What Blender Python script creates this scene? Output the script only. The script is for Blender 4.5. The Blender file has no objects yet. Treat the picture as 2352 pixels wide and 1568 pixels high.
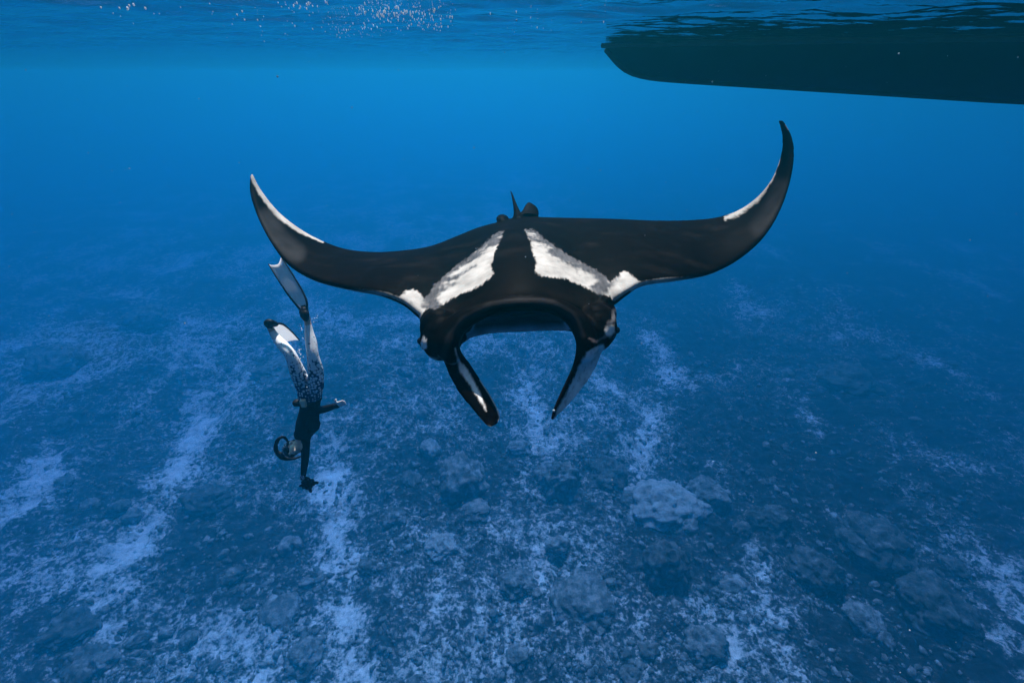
import bpy, bmesh, math, random
import numpy as np
from mathutils import Vector, Matrix

# ---------------------------------------------------------------- camera, sky, sun, exposure
R = math.radians
PITCH = R(30.6)                       # camera looks this far below the horizontal
LENS = 16.0
SUN_ELEV, SUN_AZ = R(56.0), R(-4.0)   # azimuth measured from +Y (ahead of the camera) towards +X
WATER_Z = 0.28                         # sea surface above the camera
BED_Z = -29.0                         # mean level of the sea bed
scene = bpy.context.scene
C = scene.collection

cam_d = bpy.data.cameras.new('camera'); cam_d.lens = LENS; cam_d.sensor_width = 36.0
cam_d.clip_start = 0.02; cam_d.clip_end = 2000
cam = bpy.data.objects.new('camera', cam_d); C.objects.link(cam)
cam.location = (0, 0, 0); cam.rotation_euler = (math.pi / 2 - PITCH, 0, 0)
scene.camera = cam

world = bpy.data.worlds.new('World'); scene.world = world; world.use_nodes = True
wn = world.node_tree.nodes; wl = world.node_tree.links
sky_t = wn.new('ShaderNodeTexSky'); sky_t.sky_type = 'NISHITA'; sky_t.sun_disc = False
sky_t.sun_elevation = SUN_ELEV; sky_t.sun_rotation = SUN_AZ
bg = wn['Background']; bg.inputs['Strength'].default_value = 0.055
wl.new(sky_t.outputs['Color'], bg.inputs['Color'])

sun_d = bpy.data.lights.new('sun', 'SUN'); sun_d.energy = 5.0; sun_d.angle = R(0.5); sun_d.color = (1.0, 0.90, 0.80)
sun = bpy.data.objects.new('sun', sun_d); C.objects.link(sun); sun.location = (0, 0, 30)
to_sun = Vector((math.cos(SUN_ELEV) * math.sin(SUN_AZ), math.cos(SUN_ELEV) * math.cos(SUN_AZ), math.sin(SUN_ELEV)))
sun.rotation_euler = to_sun.to_track_quat('Z', 'Y').to_euler()

vs = scene.view_settings
vs.view_transform = 'Standard'; vs.look = 'None'; vs.gamma = 1.0; vs.exposure = 1.05; vs.use_curve_mapping = False
scene.render.engine = 'CYCLES'
cy = scene.cycles
cy.use_denoising = True
cy.max_bounces = 6; cy.volume_bounces = 2; cy.transparent_max_bounces = 16; cy.glossy_bounces = 3
cy.caustics_reflective = False; cy.caustics_refractive = False
cy.sample_clamp_indirect = 4.0
HAZE_DENSITY = 0.038
HAZE_COLOR = (0.012, 0.385, 0.555)
HAZE_ABSORB = (0.0, 0.06, 0.75)
HAZE_G = 0.79

# ---------------------------------------------------------------- helpers
FPX = LENS / 36.0 * 2352.0
def P3(px, py, zc):
    """point of the place at camera depth zc that was measured at (px, py) on a 2352 px wide print"""
    xc = (px - 1176.0) / FPX * zc; yc = (784.0 - py) / FPX * zc
    return np.array((xc, zc * math.cos(PITCH) + yc * math.sin(PITCH), yc * math.cos(PITCH) - zc * math.sin(PITCH)))
def on_level(px, py, z):
    d = P3(px, py, 1.0)
    return d * (z / d[2])
def PIX(v):
    v = np.asarray(v)
    zc = v[:, 1] * math.cos(PITCH) - v[:, 2] * math.sin(PITCH)
    yc = v[:, 1] * math.sin(PITCH) + v[:, 2] * math.cos(PITCH)
    return np.stack((1176 + v[:, 0] / zc * FPX, 784 - yc / zc * FPX), 1)
def z3(X, Y): return ((950 + X / 2.903) * .9408, (540 + Y / 2.903) * .9408)
def z4(X, Y): return ((620 + X * .1914) * .9408, (600 + Y * .1914) * .9408)
def z5(X, Y): return ((620 + X * .2233) * .9408, (880 + Y * .2233) * .9408)

_rng = np.random.RandomState(7)
_perm = np.concatenate([_rng.permutation(256)] * 3)
_grad = _rng.normal(size=(256, 3)); _grad /= np.linalg.norm(_grad, axis=1)[:, None]
def perlin(p):
    p = np.asarray(p, float); i = np.floor(p).astype(int); f = p - i; i &= 255
    u = f * f * f * (f * (f * 6 - 15) + 10)
    out = 0
    for dx in (0, 1):
        wx = u[:, 0] if dx else 1 - u[:, 0]
        ix = _perm[i[:, 0] + dx]
        for dy in (0, 1):
            wy = wx * (u[:, 1] if dy else 1 - u[:, 1])
            iy = _perm[ix + i[:, 1] + dy]
            for dz in (0, 1):
                w = wy * (u[:, 2] if dz else 1 - u[:, 2])
                g = _grad[_perm[iy + i[:, 2] + dz]]
                out = out + w * (g[:, 0] * (f[:, 0] - dx) + g[:, 1] * (f[:, 1] - dy) + g[:, 2] * (f[:, 2] - dz))
    return out
def fbm(p, octaves=4, gain=.5, lac=2.03):
    p = np.asarray(p, float); a = 1.0; s = 0
    for k in range(octaves):
        s = s + a * perlin(p); p = p * lac + 17.3; a *= gain
    return s
def smooth(a, b, x):
    t = np.clip((x - a) / (b - a), 0, 1); return t * t * (3 - 2 * t)

def link(name, mesh, mat=None, parent=None):
    o = bpy.data.objects.new(name, mesh); C.objects.link(o)
    if mat is not None:
        mesh.materials.clear(); mesh.materials.append(mat)
    if parent is not None:
        o.parent = parent
        o.matrix_parent_inverse = parent.matrix_world.inverted() if False else Matrix.Translation(-parent.location)
    return o
def mesh_of(name, V, F, flat=False):
    me = bpy.data.meshes.new(name)
    me.from_pydata([tuple(map(float, v)) for v in V], [], [tuple(map(int, f)) for f in F]); me.update()
    if not flat: me.polygons.foreach_set('use_smooth', [True] * len(me.polygons))
    return me
def grid_mesh(name, xs, ys, Z):
    nx, ny = len(xs), len(ys)
    X, Y = np.meshgrid(xs, ys)
    co = np.stack((X, Y, Z), -1).reshape(-1, 3).astype(np.float32)
    idx = np.arange(nx * ny).reshape(ny, nx)
    q = np.stack((idx[:-1, :-1], idx[:-1, 1:], idx[1:, 1:], idx[1:, :-1]), -1).reshape(-1, 4)
    me = bpy.data.meshes.new(name)
    me.vertices.add(len(co)); me.vertices.foreach_set('co', co.ravel())
    me.loops.add(q.size); me.loops.foreach_set('vertex_index', q.ravel().astype(np.int32))
    me.polygons.add(len(q)); me.polygons.foreach_set('loop_start', np.arange(0, q.size, 4, dtype=np.int32))
    me.polygons.foreach_set('use_smooth', np.ones(len(q), bool))
    me.update(calc_edges=True)
    return me
def axis(lo, hi, core_lo, core_hi, d, r):
    core = np.arange(core_lo, core_hi + d * .5, d)
    up = [core[-1]]; s = d
    while up[-1] < hi: s *= r; up.append(up[-1] + s)
    dn = [core[0]]; s = d
    while dn[-1] > lo: s *= r; dn.append(dn[-1] - s)
    return np.concatenate((dn[:0:-1], core, up[1:]))
def tag(o, label=None, cat=None, group=None, kind=None):
    for k, v in (('label', label), ('category', cat), ('group', group), ('kind', kind)):
        if v: o[k] = v
    return o
def empty(name, loc):
    o = bpy.data.objects.new(name, None); C.objects.link(o); o.location = [float(c) for c in loc]; o.empty_display_size = .1
    return o

class Shape:
    """collects closed solids; solid() can weld them into one continuous skin"""
    def __init__(s): s.V = []; s.F = []
    def add(s, V, F):
        o = len(s.V); s.V += [tuple(map(float, v)) for v in V]; s.F += [tuple(i + o for i in f) for f in F]; return s
    def tube(s, pts, rad, n=14, squash=None, up=None, sub=6):
        """tapered round-ended sweep; squash = (a, b) factors across / along 'up'"""
        pts = np.array(pts, float); rad = np.array(rad, float)
        P, Rr = spline(pts, sub), spline(rad[:, None], sub)[:, 0]
        if squash is not None: SQ = spline(np.array(squash, float), sub)
        m = len(P); T = np.gradient(P, axis=0); T /= np.linalg.norm(T, axis=1)[:, None] + 1e-9
        ref = np.array(up if up is not None else (0.31, .2, .93), float)
        V = []; F = []
        # round caps
        rings = []
        for k in range(3):
            a = (k + .6) / 3.6 * math.pi / 2
            rings.append((P[0] - T[0] * Rr[0] * math.cos(a) * .8, T[0], Rr[0] * math.sin(a), 0))
        for k in range(m): rings.append((P[k], T[k], Rr[k], k))
        for k in range(2, -1, -1):
            a = (k + .6) / 3.6 * math.pi / 2
            rings.append((P[-1] + T[-1] * Rr[-1] * math.cos(a) * .8, T[-1], Rr[-1] * math.sin(a), m - 1))
        for c, t, r, k in rings:
            b = ref - t * ref.dot(t); b /= np.linalg.norm(b) + 1e-9
            a = np.cross(t, b)
            sa, sb = (SQ[k] if squash is not None else (1, 1))
            for j in range(n):
                w = 2 * math.pi * j / n
                V.append(c + a * (r * sa * math.cos(w)) + b * (r * sb * math.sin(w)))
        nr = len(rings)
        for k in range(nr - 1):
            for j in range(n):
                F.append((k * n + j, k * n + (j + 1) % n, (k + 1) * n + (j + 1) % n, (k + 1) * n + j))
        F.append(tuple(range(n))[::-1]); F.append(tuple((nr - 1) * n + j for j in range(n)))
        return s.add(V, F)
    def ball(s, c, r, axes=None, n=16):
        c = np.array(c, float); r = np.array(r if np.ndim(r) else (r, r, r), float)
        A = np.eye(3) if axes is None else np.array(axes, float)
        V = [c + A[2] * r[2]]; F = []
        m = n // 2
        for i in range(1, m):
            th = math.pi * i / m
            for j in range(n):
                ph = 2 * math.pi * j / n
                V.append(c + A[0] * r[0] * math.sin(th) * math.cos(ph) + A[1] * r[1] * math.sin(th) * math.sin(ph) + A[2] * r[2] * math.cos(th))
        V.append(c - A[2] * r[2]); last = len(V) - 1
        for j in range(n):
            F.append((0, 1 + j, 1 + (j + 1) % n)); b = 1 + (m - 2) * n
            F.append((last, b + (j + 1) % n, b + j))
        for i in range(m - 2):
            for j in range(n):
                a = 1 + i * n
                F.append((a + j, a + n + j, a + n + (j + 1) % n, a + (j + 1) % n))
        return s.add(V, F)
    def blade(s, Ls, Rs, th, nu=10, sub=5, bow=0.0):
        """closed thin plate between two edge curves; th = thickness per station; bow lifts its middle"""
        L, Q = spline(np.array(Ls, float), sub), spline(np.array(Rs, float), sub); T = spline(np.array(th, float)[:, None], sub)[:, 0]
        B = spline(np.array(bow, float)[:, None], sub)[:, 0] if np.ndim(bow) else np.full(len(L), float(bow))
        m = len(L); along = np.gradient((L + Q) / 2, axis=0)
        V = []
        for k in range(m):
            ch = Q[k] - L[k]; nrm = np.cross(along[k], ch); nrm /= np.linalg.norm(nrm) + 1e-9
            up, lo = [], []
            for i in range(nu + 1):
                u = i / nu; w = (1 - (2 * u - 1) ** 2)
                c = L[k] + ch * u + nrm * B[k] * w
                h = T[k] * (.32 + .68 * math.sqrt(max(w, 0)))
                up.append(c + nrm * h / 2); lo.append(c - nrm * h / 2)
            V += up + lo[::-1]
        n = 2 * (nu + 1); F = []
        for k in range(m - 1):
            for j in range(n):
                F.append((k * n + j, k * n + (j + 1) % n, (k + 1) * n + (j + 1) % n, (k + 1) * n + j))
        F.append(tuple(range(n))[::-1]); F.append(tuple((m - 1) * n + j for j in range(n)))
        return s.add(V, F)
    def box(s, c, h, axes=None, bev=.15):
        c = np.array(c, float); h = np.array(h, float); A = np.eye(3) if axes is None else np.array(axes, float)
        bm = bmesh.new(); bmesh.ops.create_cube(bm, size=2)
        for v in bm.verts: v.co = Vector((v.co.x * h[0], v.co.y * h[1], v.co.z * h[2]))
        bmesh.ops.bevel(bm, geom=bm.edges[:], offset=bev * min(h), segments=2, profile=.6, affect='EDGES')
        bm.verts.index_update()
        V = [c + A[0] * v.co.x + A[1] * v.co.y + A[2] * v.co.z for v in bm.verts]; F = [[v.index for v in f.verts] for f in bm.faces]
        bm.free(); return s.add(V, F)
    def mesh(s, name):
        me = mesh_of(name, s.V, s.F)
        bm = bmesh.new(); bm.from_mesh(me); bmesh.ops.recalc_face_normals(bm, faces=bm.faces); bm.to_mesh(me); bm.free()
        return me
    def solid(s, name, voxel, smooth_iter=6, factor=.5):
        me = s.mesh(name + '_raw'); o = bpy.data.objects.new(name + '_raw', me); C.objects.link(o)
        m = o.modifiers.new('r', 'REMESH'); m.mode = 'VOXEL'; m.voxel_size = voxel; m.use_smooth_shade = True
        if smooth_iter:
            k = o.modifiers.new('s', 'SMOOTH'); k.factor = factor; k.iterations = smooth_iter
        dg = bpy.context.evaluated_depsgraph_get()
        out = bpy.data.meshes.new_from_object(o.evaluated_get(dg)); out.name = name
        bpy.data.objects.remove(o); bpy.data.meshes.remove(me)
        out.polygons.foreach_set('use_smooth', [True] * len(out.polygons))
        return out
def spline(P, sub):
    P = np.array(P, float)
    if len(P) < 3: return np.array([P[0] + (P[-1] - P[0]) * t for t in np.linspace(0, 1, sub + 1)])
    Q = np.vstack((2 * P[0] - P[1], P, 2 * P[-1] - P[-2])); out = []
    for i in range(len(P) - 1):
        a, b, c, d = Q[i:i + 4]
        for k in range(sub):
            t = k / sub
            out.append(.5 * (2 * b + (c - a) * t + (2 * a - 5 * b + 4 * c - d) * t * t + (3 * b - a - 3 * c + d) * t ** 3))
    out.append(P[-1]); return np.array(out)
def coords(me):
    v = np.empty(len(me.vertices) * 3, np.float32); me.vertices.foreach_get('co', v); return v.reshape(-1, 3).astype(float)
def normals(me):
    v = np.empty(len(me.vertices) * 3, np.float32); me.vertex_normals.foreach_get('vector', v); return v.reshape(-1, 3).astype(float)
def set_color(me, name, rgb):
    a = me.color_attributes.new(name, 'FLOAT_COLOR', 'POINT')
    c = np.ones((len(me.vertices), 4), np.float32); c[:, :3] = rgb; a.data.foreach_set('color', c.ravel())
def set_float(me, name, x):
    a = me.attributes.new(name, 'FLOAT', 'POINT'); a.data.foreach_set('value', np.asarray(x, np.float32))
def recenter(me, loc):
    me.transform(Matrix.Translation([-float(c) for c in loc]))
def poly_sd(P, poly):
    """signed distance, positive inside"""
    P = np.asarray(P); poly = np.asarray(poly, float); d = np.full(len(P), 1e9); ins = np.zeros(len(P), bool)
    for i in range(len(poly)):
        a, b = poly[i], poly[(i + 1) % len(poly)]; e = b - a; w = P - a
        t = np.clip((w @ e) / (e @ e + 1e-12), 0, 1); d = np.minimum(d, np.linalg.norm(w - t[:, None] * e, axis=1))
        cr = ((a[1] > P[:, 1]) != (b[1] > P[:, 1])); xx = (b[0] - a[0]) * (P[:, 1] - a[1]) / (b[1] - a[1] + 1e-12) + a[0]
        ins ^= cr & (P[:, 0] < xx)
    return np.where(ins, d, -d)
def line_d(P, line):
    P = np.asarray(P); line = np.asarray(line, float); d = np.full(len(P), 1e9)
    for a, b in zip(line[:-1], line[1:]):
        e = b - a; w = P - a; t = np.clip((w @ e) / (e @ e), 0, 1); d = np.minimum(d, np.linalg.norm(w - t[:, None] * e, axis=1))
    return d

# ---------------------------------------------------------------- materials
def new_mat(name):
    m = bpy.data.materials.new(name); m.use_nodes = True; nt = m.node_tree
    return m, nt.nodes, nt.links, nt.nodes['Principled BSDF']
def nd(nodes, kind, **kw):
    n = nodes.new(kind)
    for k, v in kw.items():
        if k in n.inputs: n.inputs[k].default_value = v
        else: setattr(n, k, v)
    return n
def plain(name, color, rough=.5, var=.15, scale=30, bump=.0, spec=.3):
    m, n, l, b = new_mat(name)
    tc = nd(n, 'ShaderNodeTexCoord'); nz = nd(n, 'ShaderNodeTexNoise', Scale=scale, Detail=5.0); l.new(tc.outputs['Object'], nz.inputs['Vector'])
    mp = nd(n, 'ShaderNodeMapRange'); mp.inputs['To Min'].default_value = 1 - var; mp.inputs['To Max'].default_value = 1 + var
    l.new(nz.outputs['Fac'], mp.inputs['Value'])
    mx = nd(n, 'ShaderNodeVectorMath', operation='SCALE'); mx.inputs[0].default_value = color; l.new(mp.outputs['Result'], mx.inputs['Scale'])
    l.new(mx.outputs['Vector'], b.inputs['Base Color']); b.inputs['Roughness'].default_value = rough; b.inputs['Specular IOR Level'].default_value = spec
    if bump:
        bp = nd(n, 'ShaderNodeBump', Strength=bump, Distance=.01); l.new(nz.outputs['Fac'], bp.inputs['Height']); l.new(bp.outputs['Normal'], b.inputs['Normal'])
    return m
def painted(name, rough=.5, var=.25, scale=14, bump=.25, spec=.3, stretch=(1, 1, 1)):
    """pigment from the mesh's own colour attribute, with mottling and fine skin relief"""
    m, n, l, b = new_mat(name)
    at = nd(n, 'ShaderNodeVertexColor', layer_name='pigment')
    tc = nd(n, 'ShaderNodeTexCoord'); mp0 = nd(n, 'ShaderNodeMapping'); mp0.inputs['Scale'].default_value = stretch; l.new(tc.outputs['Object'], mp0.inputs['Vector'])
    nz = nd(n, 'ShaderNodeTexNoise', Scale=scale, Detail=6.0, Roughness=.6); l.new(mp0.outputs['Vector'], nz.inputs['Vector'])
    mp = nd(n, 'ShaderNodeMapRange'); mp.inputs['From Min'].default_value = .3; mp.inputs['From Max'].default_value = .7
    mp.inputs['To Min'].default_value = 1 - var; mp.inputs['To Max'].default_value = 1 + var; l.new(nz.outputs['Fac'], mp.inputs['Value'])
    mx = nd(n, 'ShaderNodeVectorMath', operation='SCALE'); l.new(at.outputs['Color'], mx.inputs[0]); l.new(mp.outputs['Result'], mx.inputs['Scale'])
    l.new(mx.outputs['Vector'], b.inputs['Base Color']); b.inputs['Roughness'].default_value = rough; b.inputs['Specular IOR Level'].default_value = spec
    n2 = nd(n, 'ShaderNodeTexNoise', Scale=scale * 9, Detail=4.0); l.new(tc.outputs['Object'], n2.inputs['Vector'])
    bp = nd(n, 'ShaderNodeBump', Strength=bump, Distance=.004); l.new(n2.outputs['Fac'], bp.inputs['Height']); l.new(bp.outputs['Normal'], b.inputs['Normal'])
    return m

# ---------------------------------------------------------------- the setting: sea bed
BS = 1.9
def bed_height(x, y):
    x = np.asarray(x, float).ravel() / BS; y = np.asarray(y, float).ravel() / BS; o = np.zeros_like(x)
    p = np.stack((x, y, o), 1)
    h = .9 * fbm(p / 11 + 3.1, 3)
    h += .55 * (np.abs(perlin(p / 3.1 + 9)) + .5 * np.abs(perlin(p / 1.45 + 2))) - .2
    h += .16 * fbm(p / .8 + 5, 4, .6) - .34 * np.abs(perlin(p / .9 + 31)) - .18 * np.abs(perlin(p / .42 + 41))
    g = groove_shade(x, y)
    return BED_Z + BS * (h * (1 - .35 * np.clip(g, 0, 1)) - .2 * np.clip(g, 0, 1)), g
CHANNELS = [(.95, [(215, 1420), (290, 1290), (370, 1120), (430, 1000), (460, 900)]), (.8, [(850, 1568), (800, 1420), (755, 1200), (742, 1080), (770, 960)]),
            (.9, [(1700, 1520), (1640, 1410), (1680, 1330)]), (1.0, [(1470, 1010), (1540, 860), (1500, 760)]), (.8, [(1890, 990), (1830, 880)]), (.7, [(50, 1150), (105, 1010)]),
            (.9, [(1270, 1000), (1190, 900)]), (.8, [(2300, 1480), (2380, 1380)]), (.8, [(560, 1568), (610, 1480)]), (.7, [(1050, 1568), (1000, 1400)])]
def groove_shade(x, y):
    """sandy channels that run away from the camera between the coral spurs, less painted shade towards the right"""
    w = x + 1.3 * np.sin(y * .21 + 1) + .9 * perlin(np.stack((x / 5, y / 5, 0 * x + 4), 1)) * 2
    q = np.stack((w / 2.6, y / 22, 0 * x + .37), 1)
    r = 1 - np.abs(perlin(q + 1.7)) * 2.6
    b = smooth(-.25, .35, perlin(np.stack((x / 7, y / 9, 0 * x + 2.2), 1)))
    g = .4 * smooth(.25, .95, r) * b
    P = np.stack((x, y), 1); wob = .30 * perlin(np.stack((x / 1.1, y / 1.1, 0 * x + 6), 1)) + .22 * perlin(np.stack((x / .4, y / .4, 0 * x + 8), 1))
    for width, line in CHANNELS:
        L = [on_level(a, c, BED_Z)[:2] / BS for a, c in line]
        k = np.ones(len(x), bool) if len(x) < 99 else (np.abs(x - np.mean([q[0] for q in L])) < 16) & (np.abs(y - np.mean([q[1] for q in L])) < 22)
        d = line_d(P[k], L) + wob[k] * 3.0 + .55 * perlin(np.stack((x[k] / 2.7, y[k] / 2.7, 0 * x[k] + 3.3), 1))
        pat = smooth(-.35, .30, fbm(np.stack((x[k] / 1.9, y[k] / 1.9, 0 * x[k] + 12.5), 1), 3, .6))
        g[k] = np.maximum(g[k], smooth(width * 2.0, -width * .3, d) * (.25 + .75 * pat))
    return np.clip(g, 0, 1) - .32 * smooth(1, 13, x)  # last term paints shade and lens falloff into the right of the bed
xs = axis(-380, 380, -26, 26, .115, 1.03); ys = axis(-90, 420, 9, 46, .115, 1.03)
X, Y = np.meshgrid(xs, ys)
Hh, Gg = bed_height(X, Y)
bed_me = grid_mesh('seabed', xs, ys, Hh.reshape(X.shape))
set_float(bed_me, 'sand', Gg)  # holds sand cover minus the shade painted on the right

m, n, l, b = new_mat('coral_rubble')
tc = nd(n, 'ShaderNodeTexCoord'); at = nd(n, 'ShaderNodeAttribute', attribute_name='sand')
def noise(scale, det=6., rough=.62, dist=0.):
    z = nd(n, 'ShaderNodeTexNoise', Scale=scale, Detail=det, Roughness=rough, Distortion=dist); l.new(tc.outputs['Object'], z.inputs['Vector']); return z
def ramp(src, stops):
    r = nd(n, 'ShaderNodeValToRGB'); e = r.color_ramp.elements
    while len(e) < len(stops): e.new(.5)
    for k, (p, c) in enumerate(stops): e[k].position = p; e[k].color = (*c, 1) if len(c) == 3 else c
    l.new(src, r.inputs['Fac']); return r
big, mid, fine = noise(.15, 5), noise(1.35, 7, .68, .5), noise(4.2, 7, .74)
add1 = nd(n, 'ShaderNodeMath', operation='MULTIPLY_ADD'); l.new(big.outputs['Fac'], add1.inputs[0]); add1.inputs[1].default_value = .9; l.new(mid.outputs['Fac'], add1.inputs[2])
add2 = nd(n, 'ShaderNodeMath', operation='MULTIPLY_ADD'); l.new(fine.outputs['Fac'], add2.inputs[0]); add2.inputs[1].default_value = 1.1; l.new(add1.outputs[0], add2.inputs[2])
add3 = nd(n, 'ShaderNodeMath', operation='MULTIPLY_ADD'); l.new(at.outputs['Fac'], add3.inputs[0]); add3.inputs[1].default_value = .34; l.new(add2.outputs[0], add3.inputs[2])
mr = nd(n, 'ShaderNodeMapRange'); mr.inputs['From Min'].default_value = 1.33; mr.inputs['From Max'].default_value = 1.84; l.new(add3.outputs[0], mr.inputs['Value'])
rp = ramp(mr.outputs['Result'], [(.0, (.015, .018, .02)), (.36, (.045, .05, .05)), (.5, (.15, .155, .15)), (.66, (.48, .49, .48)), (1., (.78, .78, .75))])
l.new(rp.outputs['Color'], b.inputs['Base Color']); b.inputs['Roughness'].default_value = .9; b.inputs['Specular IOR Level'].default_value = .1
bp = nd(n, 'ShaderNodeBump', Strength=.9, Distance=.18); l.new(fine.outputs['Fac'], bp.inputs['Height']); l.new(bp.outputs['Normal'], b.inputs['Normal'])
MAT_BED = m
tag(link('seabed', bed_me, MAT_BED), kind='structure')

# ---------------------------------------------------------------- the setting: sea surface seen from below
wx = axis(-380, 380, -6, 6, .04, 1.035); wy = axis(-60, 420, 1.5, 9, .035, 1.035)
X, Y = np.meshgrid(wx, wy); p = np.stack((X.ravel(), Y.ravel(), 0 * X.ravel()), 1)
wz = .045 * perlin(p * (.7, 1.1, 1) + 1) + .032 * perlin(p * (1.6, 2.9, 1) + 7) + .018 * perlin(p * (3.6, 6.4, 1) + 3) + .008 * perlin(p * (8, 12, 1) + 5)
wz *= .10 + .90 / (1 + (np.hypot(p[:, 0], p[:, 1]) / 8) ** 2.5)
wz += .05 * perlin(p * (.16, .22, 1) + 4)
surf_me = grid_mesh('water_surface', wx, wy, WATER_Z + wz.reshape(X.shape))
m, n, l, b = new_mat('sea_surface'); n.remove(b)
out = n['Material Output']
tc = nd(n, 'ShaderNodeTexCoord'); mp = nd(n, 'ShaderNodeMapping'); mp.inputs['Scale'].default_value = (1, 1.7, 1); l.new(tc.outputs['Object'], mp.inputs['Vector'])
nz = nd(n, 'ShaderNodeTexNoise', Scale=9.0, Detail=2.0, Roughness=.55); l.new(mp.outputs['Vector'], nz.inputs['Vector'])
bp = nd(n, 'ShaderNodeBump', Strength=.18, Distance=.02); l.new(nz.outputs['Fac'], bp.inputs['Height'])
fr = nd(n, 'ShaderNodeFresnel', IOR=1.33); l.new(bp.outputs['Normal'], fr.inputs['Normal'])
tr = nd(n, 'ShaderNodeBsdfTransparent'); gl = nd(n, 'ShaderNodeBsdfGlossy', Roughness=.03); l.new(bp.outputs['Normal'], gl.inputs['Normal'])
mx = nd(n, 'ShaderNodeMixShader'); l.new(fr.outputs['Fac'], mx.inputs['Fac']); l.new(tr.outputs[0], mx.inputs[1]); l.new(gl.outputs[0], mx.inputs[2])
l.new(mx.outputs[0], out.inputs['Surface'])
tag(link('water_surface', surf_me, m), kind='structure')

# ---------------------------------------------------------------- the water itself: blue scattering medium
def box_mesh(name, lo, hi):
    V = [(x, y, z) for x in (lo[0], hi[0]) for y in (lo[1], hi[1]) for z in (lo[2], hi[2])]
    me = mesh_of(name, V, [(0, 1, 3, 2), (4, 6, 7, 5), (0, 4, 5, 1), (2, 3, 7, 6), (0, 2, 6, 4), (1, 5, 7, 3)], True)
    return me
m = bpy.data.materials.new('blue_water'); m.use_nodes = True; m.cycles.homogeneous_volume = True; n, l = m.node_tree.nodes, m.node_tree.links
n.remove(n['Principled BSDF'])
pv = nd(n, 'ShaderNodeVolumePrincipled'); pv.inputs['Color'].default_value = (*HAZE_COLOR, 1); pv.inputs['Absorption Color'].default_value = (*HAZE_ABSORB, 1)
pv.inputs['Density'].default_value = HAZE_DENSITY; pv.inputs['Anisotropy'].default_value = HAZE_G; pv.inputs['Density Attribute'].default_value = ''
pv.inputs['Temperature Attribute'].default_value = ''
l.new(pv.outputs[0], n['Material Output'].inputs['Volume'])
tag(link('haze', box_mesh('haze', (-420, -130, BED_Z - 4), (420, 460, WATER_Z + 1.9)), m), kind='stuff')

# ---------------------------------------------------------------- manta ray
ST = [  # leading edge px,py,depth | trailing edge px,py,depth | height above / below the chord
 (575, 404, 3.15, 579, 398, 3.17, .008, .008), (574, 440, 3.10, 601, 438, 3.18, .012, .010), (590, 492, 3.02, 640, 487, 3.22, .018, .014),
 (618, 548, 2.92, 690, 527, 3.28, .024, .02), (660, 604, 2.80, 745, 556, 3.34, .030, .03), (720, 640, 2.68, 800, 574, 3.40, .036, .04),
 (800, 661, 2.58, 865, 580, 3.46, .045, .05), (870, 672, 2.50, 930, 576, 3.52, .055, .07), (925, 692, 2.44, 990, 566, 3.58, .070, .10),
 (978, 730, 2.38, 1050, 543, 3.64, .085, .16), (1045, 738, 2.32, 1100, 523, 3.70, .10, .22), (1115, 708, 2.28, 1150, 510, 3.75, .115, .26),
 (1195, 692, 2.26, 1190, 500, 3.78, .12, .27), (1275, 698, 2.28, 1235, 500, 3.75, .115, .26), (1340, 714, 2.32, 1290, 501, 3.70, .10, .22),
 (1400, 694, 2.38, 1350, 502, 3.64, .085, .16), (1443, 668, 2.44, 1420, 504, 3.58, .070, .10), (1480, 650, 2.50, 1490, 507, 3.52, .055, .07),
 (1560, 641, 2.58, 1570, 507, 3.46, .045, .05), (1630, 628, 2.70, 1640, 501, 3.40, .036, .04), (1700, 592, 2.80, 1695, 484, 3.34, .030, .03),
 (1757, 540, 2.90, 1742, 451, 3.28, .024, .02), (1797, 470, 3.00, 1775, 408, 3.22, .018, .014), (1821, 385, 3.06, 1794, 355, 3.18, .013, .010),
 (1821, 322, 3.10, 1796, 311, 3.16, .010, .008), (1799, 277, 3.12, 1787, 276, 3.15, .008, .008)]
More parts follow.
